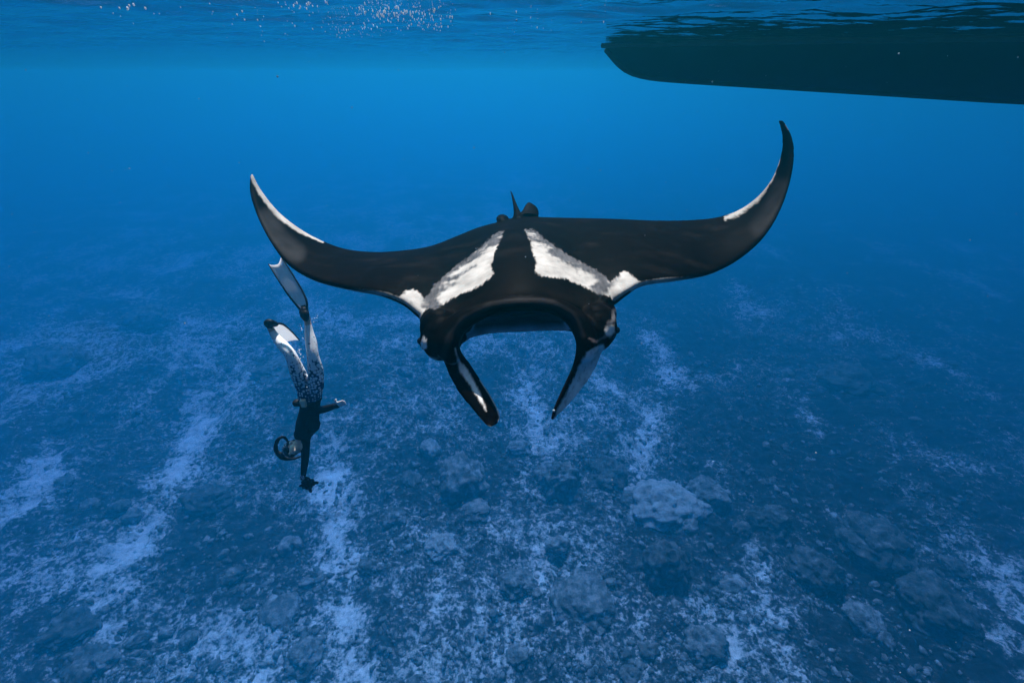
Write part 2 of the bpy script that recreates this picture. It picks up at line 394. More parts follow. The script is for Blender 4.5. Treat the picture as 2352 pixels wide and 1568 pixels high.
def build_manta():
    LE = spline([P3(*s[:3]) for s in ST], 6); TE = spline([P3(*s[3:6]) for s in ST], 6); TH = spline([s[6:8] for s in ST], 6)
    m = len(LE); nu = 26; V = []
    us = .5 - .5 * np.cos(np.linspace(0, math.pi, nu + 1))
    span = np.gradient(LE * .5 + TE * .5, axis=0)
    mid = 12 * 6
    for k in range(m):
        ch = TE[k] - LE[k]; nr = np.cross(span[k], ch); nr /= np.linalg.norm(nr) + 1e-9
        if nr[2] < 0 and abs(k - mid) < 50: nr = -nr
        hu, hl = TH[k]
        body = smooth(30, 14, abs(k - mid))            # 1 near the midline: the mouth roof is thin, the belly deep
        mouth = smooth(20, 14, abs(k - mid))
        up, lo = [], []
        for u in us:
            a = (u ** .5) * (1 - u) ** .9 * 1.75
            c = LE[k] + ch * u
            edge = .006
            hump = hu * a
            dn_w = hl * (u ** .45) * (1 - u) ** 1.0 * 1.8
            dn_m = .05 + hl * smooth(.18, .45, u) * (1 - u) ** .9 * 1.6
            dn = dn_w * (1 - mouth) + dn_m * mouth
            up.append(c + nr * (hump + edge)); lo.append(c - nr * (dn + edge))
        V += up + lo[::-1]
    n_ = 2 * (nu + 1); F = []
    for k in range(m - 1):
        for j in range(n_):
            F.append((k * n_ + j, k * n_ + (j + 1) % n_, (k + 1) * n_ + (j + 1) % n_, (k + 1) * n_ + j))
    F.append(tuple(range(n_))[::-1]); F.append(tuple((m - 1) * n_ + j for j in range(n_)))
    S = Shape(); S.add(V, F)
    # upper lip and the horns it runs into
    lip = [(1040, 822, 2.20, .042), (1026, 795, 2.20, .058), (1034, 765, 2.22, .060), (1066, 733, 2.24, .052), (1125, 708, 2.25, .040), (1195, 699, 2.25, .036), (1268, 703, 2.25, .040),
           (1318, 728, 2.24, .050), (1342, 762, 2.22, .056), (1350, 795, 2.20, .052), (1346, 815, 2.2, .042)]
    S.tube([P3(*q[:3]) for q in lip], [q[3] for q in lip])
    # sides of the head, shoulders, eye bulges
    for q in ((1010, 752, 2.33, .104), (1012, 788, 2.27, .090), (1016, 770, 2.29, .100), (1002, 738, 2.42, .088), (988, 784, 2.31, .058), (1060, 730, 2.42, .085),
              (1370, 742, 2.33, .104), (1368, 768, 2.28, .090), (1374, 755, 2.30, .098), (1380, 722, 2.40, .085), (1394, 757, 2.32, .050), (1330, 728, 2.42, .085)):
        S.ball(P3(*q[:3]), q[3])
    S.ball(P3(996, 724, 2.37), .034); S.ball(P3(1394, 693, 2.37), .034)
    # lower jaw: a curved plate from the rim back into the belly
    rim = [(1040, 800, 2.34), (1062, 772, 2.44), (1105, 757, 2.50), (1150, 752, 2.51), (1195, 750, 2.52), (1245, 748, 2.51), (1295, 748, 2.48), (1325, 752, 2.42), (1345, 775, 2.34)]
    fr_ = [P3(*q) for q in rim]; bk = [p_ + np.array((-(p_[0] - .05) * .3, .5, -.16)) for p_ in fr_]
    S.blade(fr_, bk, [.05] * 9, nu=12)
    S.tube(fr_, [.03] * 9)
    # cephalic fins
    Lp = [((385, 850), (500, 800)), ((384, 930), (482, 870)), ((402, 1020), (505, 930)), ((440, 1125), (570, 1010)), ((500, 1225), (645, 1125)), ((570, 1312), (708, 1222)), ((632, 1388), (760, 1315)), ((682, 1442), (788, 1385)), ((722, 1460), (776, 1432))]
    zl = [2.22, 2.21, 2.20, 2.18, 2.16, 2.14, 2.12, 2.11, 2.10]; zr = [2.28, 2.29, 2.30, 2.31, 2.30, 2.28, 2.25, 2.22, 2.17]
    S.blade([P3(*z3(*q[0]), z) for q, z in zip(Lp, zl)], [P3(*z3(*q[1]), z) for q, z in zip(Lp, zr)], [.10, .085, .05, .032, .028, .026, .024, .022, .018], bow=[0, .0, .01, .018, .02, .02, .016, .01, .0])
    Rp = [((1340, 800), (1490, 800)), ((1338, 880), (1500, 860)), ((1322, 960), (1500, 930)), ((1296, 1045), (1465, 1035)), ((1258, 1130), (1412, 1130)), ((1222, 1215), (1345, 1218)), ((1190, 1292), (1270, 1305)), ((1166, 1362), (1205, 1368)), ((1150, 1408), (1160, 1412))]
    zl = [2.22, 2.21, 2.20, 2.18, 2.16, 2.14, 2.12, 2.11, 2.10]; zr = [2.30, 2.30, 2.30, 2.30, 2.28, 2.25, 2.21, 2.16, 2.12]
    S.blade([P3(*z3(*q[0]), z) for q, z in zip(Rp, zl)], [P3(*z3(*q[1]), z) for q, z in zip(Rp, zr)], [.10, .085, .05, .032, .028, .026, .024, .022, .018], bow=[0, .0, -.01, -.018, -.02, -.02, -.016, -.01, .0])
    # tail, pelvic fins and the small dorsal fin
    S.tube([P3(1192, 512, 3.70), P3(1188, 490, 3.84), P3(1182, 468, 3.98), P3(1177, 450, 4.12), P3(1173, 439, 4.25)], [.06, .032, .018, .012, .009])
    S.blade([P3(1194, 497, 3.74), P3(1200, 483, 3.80), P3(1207, 470, 3.86), P3(1213, 464, 3.88)], [P3(1236, 498, 3.74), P3(1238, 490, 3.80), P3(1234, 477, 3.86), P3(1219, 466, 3.88)], [.06, .04, .03, .02])
    S.ball(P3(1154, 503, 3.78), (.055, .09, .032))
    return S.solid('manta_body', .0064, 24)
me = build_manta()
V = coords(me); N = normals(me); PX = PIX(V)
n1 = fbm(V * 9, 4); n2 = fbm(V * np.array((34, 34, 34)), 3); n3 = fbm(V * np.array((70, 16, 40)) + 3, 3)
dors = smooth(-.12, .12, N[:, 2])
black = np.array((.0019, .0015, .0016)); white = np.array((.44, .43, .415)); grey = np.array((.085, .088, .098))
col = np.tile(black, (len(V), 1))
col *= (1 + 1.1 * smooth(.05, .6, fbm(V * (5, 7, 5) + 8, 4)))[:, None] * np.array((1.05, 1, .97))
def mixc(c, mask): col[:] = col * (1 - mask[:, None]) + np.asarray(c) * mask[:, None]
mixc((.0085, .007, .0062), smooth(.08, .55, fbm(V * (4.5, 6, 5) + 21, 4)) * dors * .6)
# pale belly
mixc((.55, .55, .53), smooth(.25, .7, -N[:, 2]) * smooth(.12, .3, np.abs(V[:, 1] - 2.1)))
lp = [z3(*q) for q in ((815, 68), (760, 80), (690, 140), (600, 225), (480, 310), (400, 380), (320, 450), (290, 510), (250, 545), (215, 500), (165, 478), (120, 490), (70, 540), (60, 600), (215, 700), (240, 645), (290, 620), (330, 625), (400, 580), (480, 530), (580, 490), (660, 450), (720, 400), (742, 370), (727, 310), (742, 250), (772, 170), (800, 110))]
rp_ = [z3(*q) for q in ((960, 65), (1000, 55), (1040, 65), (1110, 130), (1200, 190), (1300, 255), (1400, 310), (1480, 350), (1540, 400), (1562, 430), (1600, 400), (1660, 350), (1700, 360), (1740, 400), (1790, 430), (1760, 500), (1700, 600), (1625, 640), (1600, 570), (1560, 530), (1510, 525), (1440, 500), (1350, 450), (1250, 410), (1150, 395), (1070, 390), (1030, 350), (1042, 290), (1022, 240), (1002, 150), (975, 85))]
sd = np.maximum(poly_sd(PX, lp), poly_sd(PX, rp_))
mk = smooth(-1.8, 2.8, sd + 5.0 * n3 + 2.2 * n2) * dors * (V[:, 1] < 3.6)
up_l = [z3(*q) for q in ((830, 60), (690, 135), (480, 305), (320, 445), (280, 540), (330, 620))]
up_r = [z3(*q) for q in ((985, 55), (1040, 65), (1200, 188), (1400, 308), (1540, 400), (1480, 500))]
ed = np.minimum(line_d(PX, up_l), line_d(PX, up_r))
gk = smooth(27, 10, ed + 24 * fbm(V * 11 + 4, 3) + 6 * n3)
pc = white * (1 - .12 * smooth(0, .5, n1))[:, None] * (1 - gk[:, None]) + (grey * (1 + .5 * n1[:, None] + .5 * n3[:, None])) * gk[:, None]
col[:] = col * (1 - mk[:, None]) + pc * mk[:, None]
# white margins: leading edge of the wing, wing-tip bands along the trailing edge
le_r = [(1450, 664), (1480, 650), (1520, 644), (1570, 641), (1605, 637)]; le_l = [(925, 690), (890, 676), (850, 670), (800, 664)]
mixc(white, smooth(7, 2.5, line_d(PX, le_r) + 2 * n3) * smooth(1610, 1500, PX[:, 0])); mixc(white * .8, smooth(6, 1.5, line_d(PX, le_l) + 2 * n3) * smooth(790, 900, PX[:, 0]))
te_l = [(579, 396), (586, 415), (600, 440), (638, 487), (688, 526), (742, 556)]
w_l = np.interp(PX[:, 0], [575, 600, 640, 690, 745], [7, 9, 11, 8, 2])
mixc(white, smooth(1.25, .65, (line_d(PX, te_l) + 2 * n3) / w_l) * (PX[:, 0] < 752))
te_r = [(1787, 330), (1792, 365), (1772, 411), (1740, 453), (1695, 486), (1665, 502)]
w_r = np.interp(PX[:, 0], [1660, 1690, 1740, 1775, 1795], [3, 10, 9, 5, 1])
mixc(white * .8, smooth(1.35, .25, (line_d(PX, te_r) + 4 * n3 + 2 * n2) / w_r) * (PX[:, 0] > 1650) * (PX[:, 1] > 330) * .95)
mixc(white * .6, smooth(4, 1, line_d(PX, [(1806, 286), (1812, 297)])))
mixc((.03, .031, .034), smooth(32, 8, line_d(PX, [(612, 500), (640, 545), (680, 580)])) * .8); mixc((.018, .018, .02), smooth(34, 8, line_d(PX, [(1800, 430), (1770, 490), (1745, 520)])) * .7)  # grey highlights painted into the wing-tip pigment
# grey sheen painted on the lip, eye patches, pale notches
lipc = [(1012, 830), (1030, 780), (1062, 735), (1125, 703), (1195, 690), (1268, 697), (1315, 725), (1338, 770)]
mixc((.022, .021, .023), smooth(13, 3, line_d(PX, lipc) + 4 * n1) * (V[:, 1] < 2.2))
e_r = np.linalg.norm((PX - z3(1566, 772)) / (10, 14), axis=1); e_l = np.linalg.norm((PX - z3(250, 866)) / (8, 15), axis=1)
front = V[:, 1] < 2.4
mixc((.66, .65, .63), smooth(1.3, .5, e_r + .7 * n2 + .5 * n1) * front); mixc((.82, .81, .79), smooth(1.15, .75, e_l + .7 * n2 + .5 * n1) * front)
mixc((.14, .14, .15), smooth(9, 1, line_d(PX, [z3(1600, 640), z3(1590, 700), z3(1560, 730)]) + 5 * n3) * front)
mixc((.14, .11, .11), smooth(4.5, 1, line_d(PX, [z3(1420, 830), z3(1470, 855), z3(1530, 815)]) + 3 * n2) * front)
# cephalic fins: white streak inside one, pale outer face on the other, pale rim
near = (V[:, 1] < 2.2) & (V[:, 2] < -.9)
stk = [z3(*q) for q in ((468, 900), (490, 975), (555, 1050), (625, 1175), (668, 1270), (690, 1345), (625, 1240), (560, 1140), (500, 1065))]
mixc((.8, .8, .8), smooth(-3, 3, poly_sd(PX, stk) + 3 * n3) * near)
rimL = [z3(*q) for q in ((560, 1380), (632, 1392), (682, 1448), (722, 1464), (770, 1445), (790, 1390), (765, 1315), (715, 1225), (650, 1125))]
mixc((.8, .8, .8), smooth(4.2, 1.6, line_d(PX, rimL)) * near)
face = [z3(*q) for q in ((1520, 860), (1400, 925), (1340, 1030), (1310, 1100), (1250, 1225), (1195, 1320), (1158, 1420), (1200, 1400), (1290, 1310), (1390, 1180), (1480, 1040), (1530, 900))]
mixc(np.array((.83, .84, .85)), smooth(-2, 4, poly_sd(PX, face) + 4 * n3) * near * (1 - .35 * smooth(.0, .5, n3)))
# inside of the mouth and the lower jaw
jaw = (np.abs(V[:, 0] - .02) < .34) & (V[:, 1] > 2.1) & (V[:, 1] < 2.75) & (V[:, 2] < -1.11) & (N[:, 2] > -.6)
mixc((.42, .44, .46), jaw * smooth(2.55, 2.25, V[:, 1]) * .9)
# scratches and specks
mixc((.4, .38, .36), smooth(.62, .75, perlin(V * 21 + 2)) * smooth(.2, .5, perlin(V * 70)) * .6 * dors)
set_color(me, 'pigment', np.clip(col, .001, .85))
root = np.array((.03, 3.0, -.9)); recenter(me, root)
manta = empty('manta_ray', root)
tag(manta, 'giant black manta ray with white shoulder patches swimming above the seabed', 'manta ray')
body = bpy.data.objects.new('body', me); C.objects.link(body); body.parent = manta; me.materials.append(painted('manta_skin', .5, .3, 9, .35, .006))
EYE = plain('eye_black', (.006, .006, .008), .12, .1, 60, 0, .5)
for q in ((1416, 758, 2.30, .018), (966, 783, 2.30, .018)):
    c = P3(*q[:3]); S = Shape().ball(c - root, q[3]); o = bpy.data.objects.new('eye', S.mesh('eye')); C.objects.link(o); o.parent = manta; o.data.materials.append(EYE)

# ---------------------------------------------------------------- boat overhead
def build_boat():
    bow, aft = on_level(1385, 97, WATER_Z), on_level(2352, 84, WATER_Z); BK = bow[1] / 8.6; r_ = bow + (0, .12, 0); boat = empty('boat', r_)
    tag(boat, 'dark hull of a boat floating at the surface, seen from below', 'boat')
    ang = math.atan2(aft[1] + .45 - r_[1], aft[0] - r_[0])
    ax = np.array((math.cos(ang), math.sin(ang), 0)); ay = np.array((-ax[1], ax[0], 0)); az = np.array((0, 0, 1.))
    Lg = 11.5; m = 60; nu = 20; V = []
    for k in range(m + 1):
        t = k / m; x = t ** 1.8 * Lg
        draft = float(np.interp(x, [0, .1, .2, .3, .42, .6, .9, 1.4, 3, 6, 12], [.0, .09, .185, .275, .36, .43, .48, .515, .60, .76, .98]))
        beam = 1.25 * (1 - (1 - min(x / 5.5, 1)) ** 1.9) + .012
        wl = .80 * beam                                   # half width at the waterline
        rake = -.75 * (1 - min(x / 3, 1)) ** 2
        side = []
        for j in range(nu + 1):
            w = j / nu
            if w < .6:                                     # keel to waterline
                q = w / .6; yy = wl * q ** .8; zz = -draft * (1 - q ** 1.7); xx = x
            else:
                q = (w - .6) / .4; yy = wl + (beam - wl) * q; zz = q * (.75 + .3 * (1 - t) ** 2); xx = x + rake * q * .95
            side.append((xx, yy, zz))
        ring = [(a, -b_, c) for a, b_, c in side[::-1]] + side[1:]
        V += [(ax * a + ay * b_ + az * c) * BK for a, b_, c in ring]
    n_ = 2 * nu + 1; F = []
    for k in range(m):
        for j in range(n_ - 1): F.append((k * n_ + j, k * n_ + j + 1, (k + 1) * n_ + j + 1, (k + 1) * n_ + j))
        F.append((k * n_ + n_ - 1, k * n_, (k + 1) * n_, (k + 1) * n_ + n_ - 1))      # deck
    F.append(tuple(range(n_))); F.append(tuple(m * n_ + j for j in range(n_))[::-1])
    S = Shape().add(V, F); me = S.mesh('hull')
    hull = bpy.data.objects.new('hull', me); C.objects.link(hull); hull.parent = boat
    me.materials.append(plain('dark_antifouling', (.007, .009, .026), .7, .5, 5, .6, .05))
    # pale boot stripe along the waterline, rubbing strake, keel strip
    def along(t0, t1, w, off, rad, name, mat, flat=(1, 1)):
        pts = []
        for t in np.linspace(t0, t1, 40):
            k = min(int(t * m), m - 1); f = t * m - k
            def at(kk, j): return V[kk * n_ + j]
            jj = nu - int(round(w * nu))
            p0 = at(k, jj) * (1 - f) + at(k + 1, jj) * f; pts.append(p0 + off)
        s = Shape().tube(pts, [rad] * len(pts), n=8, sub=1, squash=[flat] * len(pts), up=(0, 0, 1))
        o = bpy.data.objects.new(name, s.mesh(name)); C.objects.link(o); o.parent = boat; o.data.materials.append(mat); return o
    along(.03, .99, .6, np.array((0, -.004, -.03)), .022, 'waterline_stripe', plain('boot_stripe', (.05, .055, .058), .6, .6, 9), (.5, 1))
    along(.2, .99, .95, np.array((0, -.01, 0)), .04, 'rubbing_strake', plain('strake_rubber', (.05, .05, .055), .7, .3, 9))
    along(.07, .98, 0, np.array((0, 0, -.012)), .028, 'keel_strip', plain('keel_metal', (.03, .032, .036), .7, .5, 14, .8))
build_boat()

# ---------------------------------------------------------------- free diver, head down
DIV_Y = 4.10
def D(q, dy=0.0):
    """point on the upright plane the diver hangs in (dy metres behind it)"""
    px, py = q; y0 = DIV_Y + dy + .32 * (900 - py) / 300 * (1 if py < 900 else .8)
    return P3(px, py, y0 / (math.cos(PITCH) + (784 - py) / FPX * math.sin(PITCH)))
def build_diver():
    S = Shape(); bones = []
    def limb(pts, rad, region, sq=None, up=None, ts=None):
        S.tube(pts, rad, n=14, squash=sq, up=up)
        k = len(pts) - 1
        for i in range(k): bones.append((pts[i], pts[i + 1], region, i / k, (i + 1) / k))
    TOP, LEG, SKIN, GLOVE, FACE = range(5)
    hipL, hipR = D(z5(548, 285), .0), D(z5(672, 285), -.02)
    # trunk
    limb([D(z5(612, 400)), D(z5(612, 340)), D(z5(610, 285))], [.128, .135, .12], LEG, [(1, .82)] * 3, (0, 1, 0))
    limb([D(z5(612, 440)), D(z5(608, 520), .02), D(z5(598, 610), .0), D(z5(582, 700), -.03), D(z5(545, 780), -.05), D(z5(512, 835), -.05)], [.120, .108, .120, .128, .105, .075], TOP, [(1, .78)] * 6, (0, 1, 0))
    limb([D(z5(640, 660), -.06), D(z5(640, 705), -.07), D(z5(610, 750), -.06)], [.072, .085, .06], TOP)
    limb([D(z5(500, 800), .02), D(z5(560, 800), -.05), D(z5(570, 850), -.06)], [.07, .06, .055], TOP)
    # legs
    kneeL, kneeR = D(z4(470, 1395), -.07), D(z4(752, 1400), -.05)
    limb([hipL, D(z5(480, 130), -.05), kneeL, D(z4(372, 1275), -.02), D(z4(292, 1180), .03), D(z4(238, 1100), .06)], [.088, .080, .060, .058, .046, .036], LEG)
    limb([hipR, D(z5(675, 120), -.05), kneeR, D(z4(728, 1230), .0), D(z4(705, 1110), .03), D(z4(692, 1010), .05)], [.090, .082, .062, .060, .048, .036], LEG)
    limb([D(z4(238, 1100), .06), D(z4(218, 1060), .07), D(z4(196, 1010), .05)], [.036, .034, .036], SKIN)
    limb([D(z4(692, 1010), .05), D(z4(682, 950), .06), D(z4(665, 890), .04)], [.036, .034, .036], SKIN)
    # arms
    sh1 = D(z5(590, 770), .08); el1 = D(z5(668, 560), .06); wr1 = D(z5(905, 490), -.12)
    limb([sh1, (sh1 + el1) / 2 + (0, .02, 0), el1, (el1 * .55 + wr1 * .45), wr1], [.060, .052, .046, .042, .030], TOP)
    sh2 = D(z5(560, 880), -.06); el2 = D(z5(560, 1065), -.16); wr2 = D(z5(538, 1268), -.22)
    limb([sh2, (sh2 + el2) / 2, el2, (el2 * .5 + wr2 * .5), wr2], [.058, .050, .044, .038, .028], TOP)
    # open hand: palm, four fingers, thumb
    def hand(w, tip_dir, side, curl, length, region, spread=.8):
        t = tip_dir / np.linalg.norm(tip_dir); sd_ = side - t * side.dot(t); sd_ /= np.linalg.norm(sd_); pn = np.cross(t, sd_)
        limb([w, w + t * length * .22, w + t * length * .48], [.026, .031, .034], region, [(.5, 1.15)] * 3, sd_)
        for i, (o, ln) in enumerate(((-1.05, .40), (-.35, .50), (.35, .52), (1.05, .46))):
            b0 = w + t * length * .46 + sd_ * o * .023; dirs = t + sd_ * o * .16 * spread
            a = b0 + dirs * length * ln * .42 + pn * curl * .012; c = a + dirs * length * ln * .35 * (1 - curl * .6) + pn * curl * .026
            e = c + dirs * length * ln * .24 * (1 - curl) + pn * curl * .026
            limb([b0, a, c, e], [.0105, .0098, .009, .0075], region)
        b0 = w + t * length * .16 + sd_ * .026; limb([b0, b0 + t * length * .15 + sd_ * .034, b0 + t * length * .30 + sd_ * .046 + pn * curl * .02], [.013, .011, .009], region)
    hand(wr1, D(z5(985, 455), -.16) - wr1, np.array((.2, -.2, 1.)), .12, .165, GLOVE, .35)
    hand(wr2, D(z5(575, 1345), -.26) - wr2, np.array((1., -.2, .2)), .85, .165, TOP)
    # neck and head: the face looks out at the camera, the crown points away from the neck
    hc = D(z5(432, 958), -.10); crown = D(z5(340, 985), -.06) - hc; crown /= np.linalg.norm(crown)
    fwd = np.array((.25, -.95, .22)); fwd -= crown * fwd.dot(crown); fwd /= np.linalg.norm(fwd); lat = np.cross(crown, fwd)
    limb([D(z5(520, 850), -.05), D(z5(500, 890), -.07), hc - crown * .03], [.060, .052, .056], FACE)
    S.ball(hc + crown * .035 - fwd * .015, (.074, .093, .088), (lat, fwd, crown)); bones.append((hc + crown * .10, hc, FACE, 0, 1))
    S.ball(hc - crown * .045 + fwd * .025, (.056, .062, .062), (lat, fwd, crown)); bones.append((hc - crown * .09, hc + fwd * .05, FACE, 0, 1))
    S.ball(hc - crown * .085 + fwd * .058, (.024, .022, .02), (lat, fwd, crown))
    S.tube([hc + fwd * .076, hc + fwd * .097 - crown * .03], [.012, .017]); S.tube([hc - crown * .06 + fwd * .083 - lat * .02, hc - crown * .06 + fwd * .086 + lat * .02], [.009, .009])
    for sgn in (-1, 1): S.ball(hc + lat * .078 * sgn - crown * .01 - fwd * .02, (.012, .024, .032), (lat, fwd, crown))
    me = S.solid('diver_body', .0068, 5)
    V = coords(me); best = np.full(len(V), 1e9); reg = np.zeros(len(V), int); tt = np.zeros(len(V))
    for a, b_, r_, t0, t1 in bones:
        a = np.asarray(a); e = np.asarray(b_) - a; w = V - a; t = np.clip((w @ e) / (e @ e), 0, 1); d = np.linalg.norm(w - t[:, None] * e, axis=1)
        k = d < best; best[k] = d[k]; reg[k] = r_; tt[k] = (t0 + t * (t1 - t0))[k]
    pal = np.array(((.006, .006, .008), (.02, .055, .13), (.55, .42, .34), (.84, .82, .78), (.66, .54, .46)))
    set_color(me, 'pigment', pal[reg]); set_float(me, 'leg', (reg == LEG).astype(float))
    PXv = PIX(V); set_float(me, 'spot', np.interp(PXv[:, 1], [735, 800, 850, 890, 925], [1.0, .76, .60, .46, .28]))
    root = hipL * .5 + hipR * .5; recenter(me, root)
    person = empty('person', root); tag(person, 'free diver upside down in black top and white spotted leggings, arm outstretched', 'person')
    def part(name, mesh, mat, parent=None):
        o = bpy.data.objects.new(name, mesh); C.objects.link(o); o.data.materials.append(mat)
        if parent is None: recenter(mesh, root); o.parent = person
        else: recenter(mesh, root); o.parent = parent
        return o
    m, n, l, b = new_mat('dive_suit')
    at = nd(n, 'ShaderNodeVertexColor', layer_name='pigment'); lg = nd(n, 'ShaderNodeAttribute', attribute_name='leg'); sp = nd(n, 'ShaderNodeAttribute', attribute_name='spot')
    tc = nd(n, 'ShaderNodeTexCoord'); vo = nd(n, 'ShaderNodeTexVoronoi', Scale=30.0, Randomness=.55); l.new(tc.outputs['Object'], vo.inputs['Vector'])
    df = nd(n, 'ShaderNodeMath', operation='SUBTRACT'); l.new(sp.outputs['Fac'], df.inputs[0]); l.new(vo.outputs['Distance'], df.inputs[1])
    mr = nd(n, 'ShaderNodeMapRange'); mr.inputs['From Min'].default_value = -.05; mr.inputs['From Max'].default_value = .08; l.new(df.outputs[0], mr.inputs['Value'])
    ml = nd(n, 'ShaderNodeMath', operation='MULTIPLY'); l.new(mr.outputs['Result'], ml.inputs[0]); l.new(lg.outputs['Fac'], ml.inputs[1])
    mx = nd(n, 'ShaderNodeMixRGB'); l.new(ml.outputs[0], mx.inputs['Fac']); l.new(at.outputs['Color'], mx.inputs[1]); mx.inputs[2].default_value = (.8, .82, .84, 1)
    l.new(mx.outputs[0], b.inputs['Base Color']); b.inputs['Roughness'].default_value = .7; b.inputs['Specular IOR Level'].default_value = .06
    o = bpy.data.objects.new('body', me); C.objects.link(o); o.parent = person; me.materials.append(m)
    RUB = plain('black_rubber', (.008, .008, .010), .5, .2, 40, 0, .1); WHT = plain('white_fin_blade', (.80, .81, .83), .45, .1, 12, .0, .15)
    n_, l_ = WHT.node_tree.nodes, WHT.node_tree.links; t_ = nd(n_, 'ShaderNodeBsdfTranslucent'); t_.inputs[0].default_value = (.85, .85, .85, 1); m_ = nd(n_, 'ShaderNodeMixShader', Fac=.6)
    l_.new(n_['Principled BSDF'].outputs[0], m_.inputs[1]); l_.new(t_.outputs[0], m_.inputs[2]); l_.new(m_.outputs[0], n_['Material Output'].inputs['Surface'])
    HAIR = plain('dark_hair', (.008, .007, .007), .5, .3, 60, .4, .1); BEIGE = plain('beige_weight', (.78, .60, .42), .6, .25, 40, .2)
    # fins
    def swim_fin(Ls, Rs, pocket, rads, notch, label):
        L_, R_ = spline(Ls, 6), spline(Rs, 6); k = len(L_); nu = 12; V = []
        al = np.gradient((L_ + R_) / 2, axis=0)
        for i in range(k):
            ch = R_[i] - L_[i]; nr = np.cross(al[i], ch); nr /= np.linalg.norm(nr); t = al[i] / np.linalg.norm(al[i])
            top, bot = [], []
            for j in range(nu + 1):
                u = j / nu; c = L_[i] + ch * u - t * notch * smooth(.6, 1, i / (k - 1)) * (1 - abs(2 * u - 1) ** 1.6)
                top.append(c + nr * .003); bot.append(c - nr * .003)
            V += top + bot[::-1]
        n_ = 2 * (nu + 1); F = [(i * n_ + j, i * n_ + (j + 1) % n_, (i + 1) * n_ + (j + 1) % n_, (i + 1) * n_ + j) for i in range(k - 1) for j in range(n_)]
        F += [tuple(range(n_))[::-1], tuple((k - 1) * n_ + j for j in range(n_))]
        fin = part('swim_fin', Shape().add(V, F).mesh('swim_fin'), WHT); fin['label'] = label
        s = Shape(); 
        for E in (L_, R_): s.tube(E, np.linspace(.013, .006, k), n=8, sub=1)
        part('rail', s.mesh('rail'), RUB, fin)
        part('foot_pocket', Shape().tube(pocket, rads, sub=5, squash=[(1, .8)] * len(pocket), up=(0, 1, 0)).mesh('foot_pocket'), RUB, fin)
        c = (L_[3] + R_[3]) / 2; part('slot', Shape().tube([c + (R_[3] - L_[3]) * -.12 + (0, -.006, 0), c + (R_[3] - L_[3]) * .28 + (0, -.006, 0)], [.007, .007], n=8).mesh('slot'), RUB, fin)
        return fin
    swim_fin([D(z4(*q), d) for q, d in (((606, 828), .06), ((520, 728), .08), ((420, 600), .12), ((300, 420), .17), ((188, 236), .24))],
             [D(z4(*q), d) for q, d in (((676, 796), .06), ((672, 705), .08), ((618, 575), .12), ((500, 375), .17), ((350, 142), .24))],
             [D(z4(660, 930), .03), D(z4(648, 885), .03), D(z4(640, 850), .05), D(z4(640, 815), .06)], [.034, .050, .052, .044], .055, 'long white fin blade raised straight up')
    swim_fin([D(z4(*q), d) for q, d in (((216, 1010), .06), ((250, 1075), .16), ((320, 1165), .30), ((400, 1232), .46))],
             [D(z4(*q), d) for q, d in (((262, 985), .06), ((375, 1003), .16), ((485, 1095), .30), ((578, 1200), .46))],
             [D(z4(200, 1030), .05), D(z4(178, 990), .03), D(z4(215, 985), .03), D(z4(275, 1000), .07)], [.034, .044, .044, .034], .03, 'white fin blade pointing away, foreshortened')
    # mask, headband, hair
    s = Shape(); mc = hc + crown * .022 + fwd * .062
    s.ball(mc, (.078, .040, .056), (lat, fwd, crown)); 
    mask = part('dive_mask', s.mesh('dive_mask'), RUB)
    for sgn in (-1, 1): part('lens', Shape().ball(mc + lat * .032 * sgn + fwd * .022, (.028, .016, .030), (lat, fwd, crown)).mesh('lens'), plain('mask_glass', (.02, .03, .035), .08, .1, 20, 0, .6), mask)
    ring = [hc + crown * .01 + lat * .080 * math.cos(a) + fwd * (.094 * math.sin(a) - .012) for a in np.linspace(0, 2 * math.pi, 25)]
    part('mask_strap', Shape().tube(ring, [.008] * 25, n=8, sub=1).mesh('mask_strap'), RUB, mask)
    ring = [hc + crown * .075 + lat * .077 * math.cos(a) + fwd * (.090 * math.sin(a) - .012) for a in np.linspace(0, 2 * math.pi, 33)]
    mb, nb, lb, bb = new_mat('speckled_band'); tcb = nd(nb, 'ShaderNodeTexCoord'); vb = nd(nb, 'ShaderNodeTexVoronoi', Scale=75.0); lb.new(tcb.outputs['Object'], vb.inputs['Vector'])
    rb = nd(nb, 'ShaderNodeValToRGB'); rb.color_ramp.elements[0].color = (.75, .78, .82, 1); rb.color_ramp.elements[0].position = .3; rb.color_ramp.elements[1].color = (.03, .06, .12, 1); rb.color_ramp.elements[1].position = .5
    lb.new(vb.outputs['Distance'], rb.inputs['Fac']); lb.new(rb.outputs[0], bb.inputs['Base Color']); bb.inputs['Roughness'].default_value = .7
    part('headband', Shape().tube(ring, [.024] * 33, n=10, sub=1, squash=[(.25, 1)] * 33, up=crown).mesh('headband'), mb)
    s = Shape().ball(hc + crown * .062 - fwd * .028, (.082, .090, .082), (lat, fwd, crown))
    rr = random.Random(4)
    base = [(378, 985), (330, 1015), (280, 1020), (246, 990), (236, 940), (250, 890), (275, 850), (315, 832), (345, 850), (372, 885)]
    for k in range(5):
        j = lambda a: (rr.random() - .5) * a
        pts = [D(z5(x + j(16), y + j(16)), -.02 + j(.04)) for x, y in base]
        s.tube(pts, [.03, .03, .026, .022, .019, .016, .014, .012, .010, .008], n=8)
    low = [(262, 1010), (295, 1052), (360, 1072), (440, 1064), (515, 1042)]
    for k in range(4):
        pts = [D(z5(x + (rr.random() - .5) * 14, y + (rr.random() - .5) * 14), .0 + (rr.random() - .5) * .05) for x, y in low]
        s.tube(pts, [.024, .024, .020, .014, .007], n=8)
    part('hair', s.solid('hair', .007, 2), HAIR)
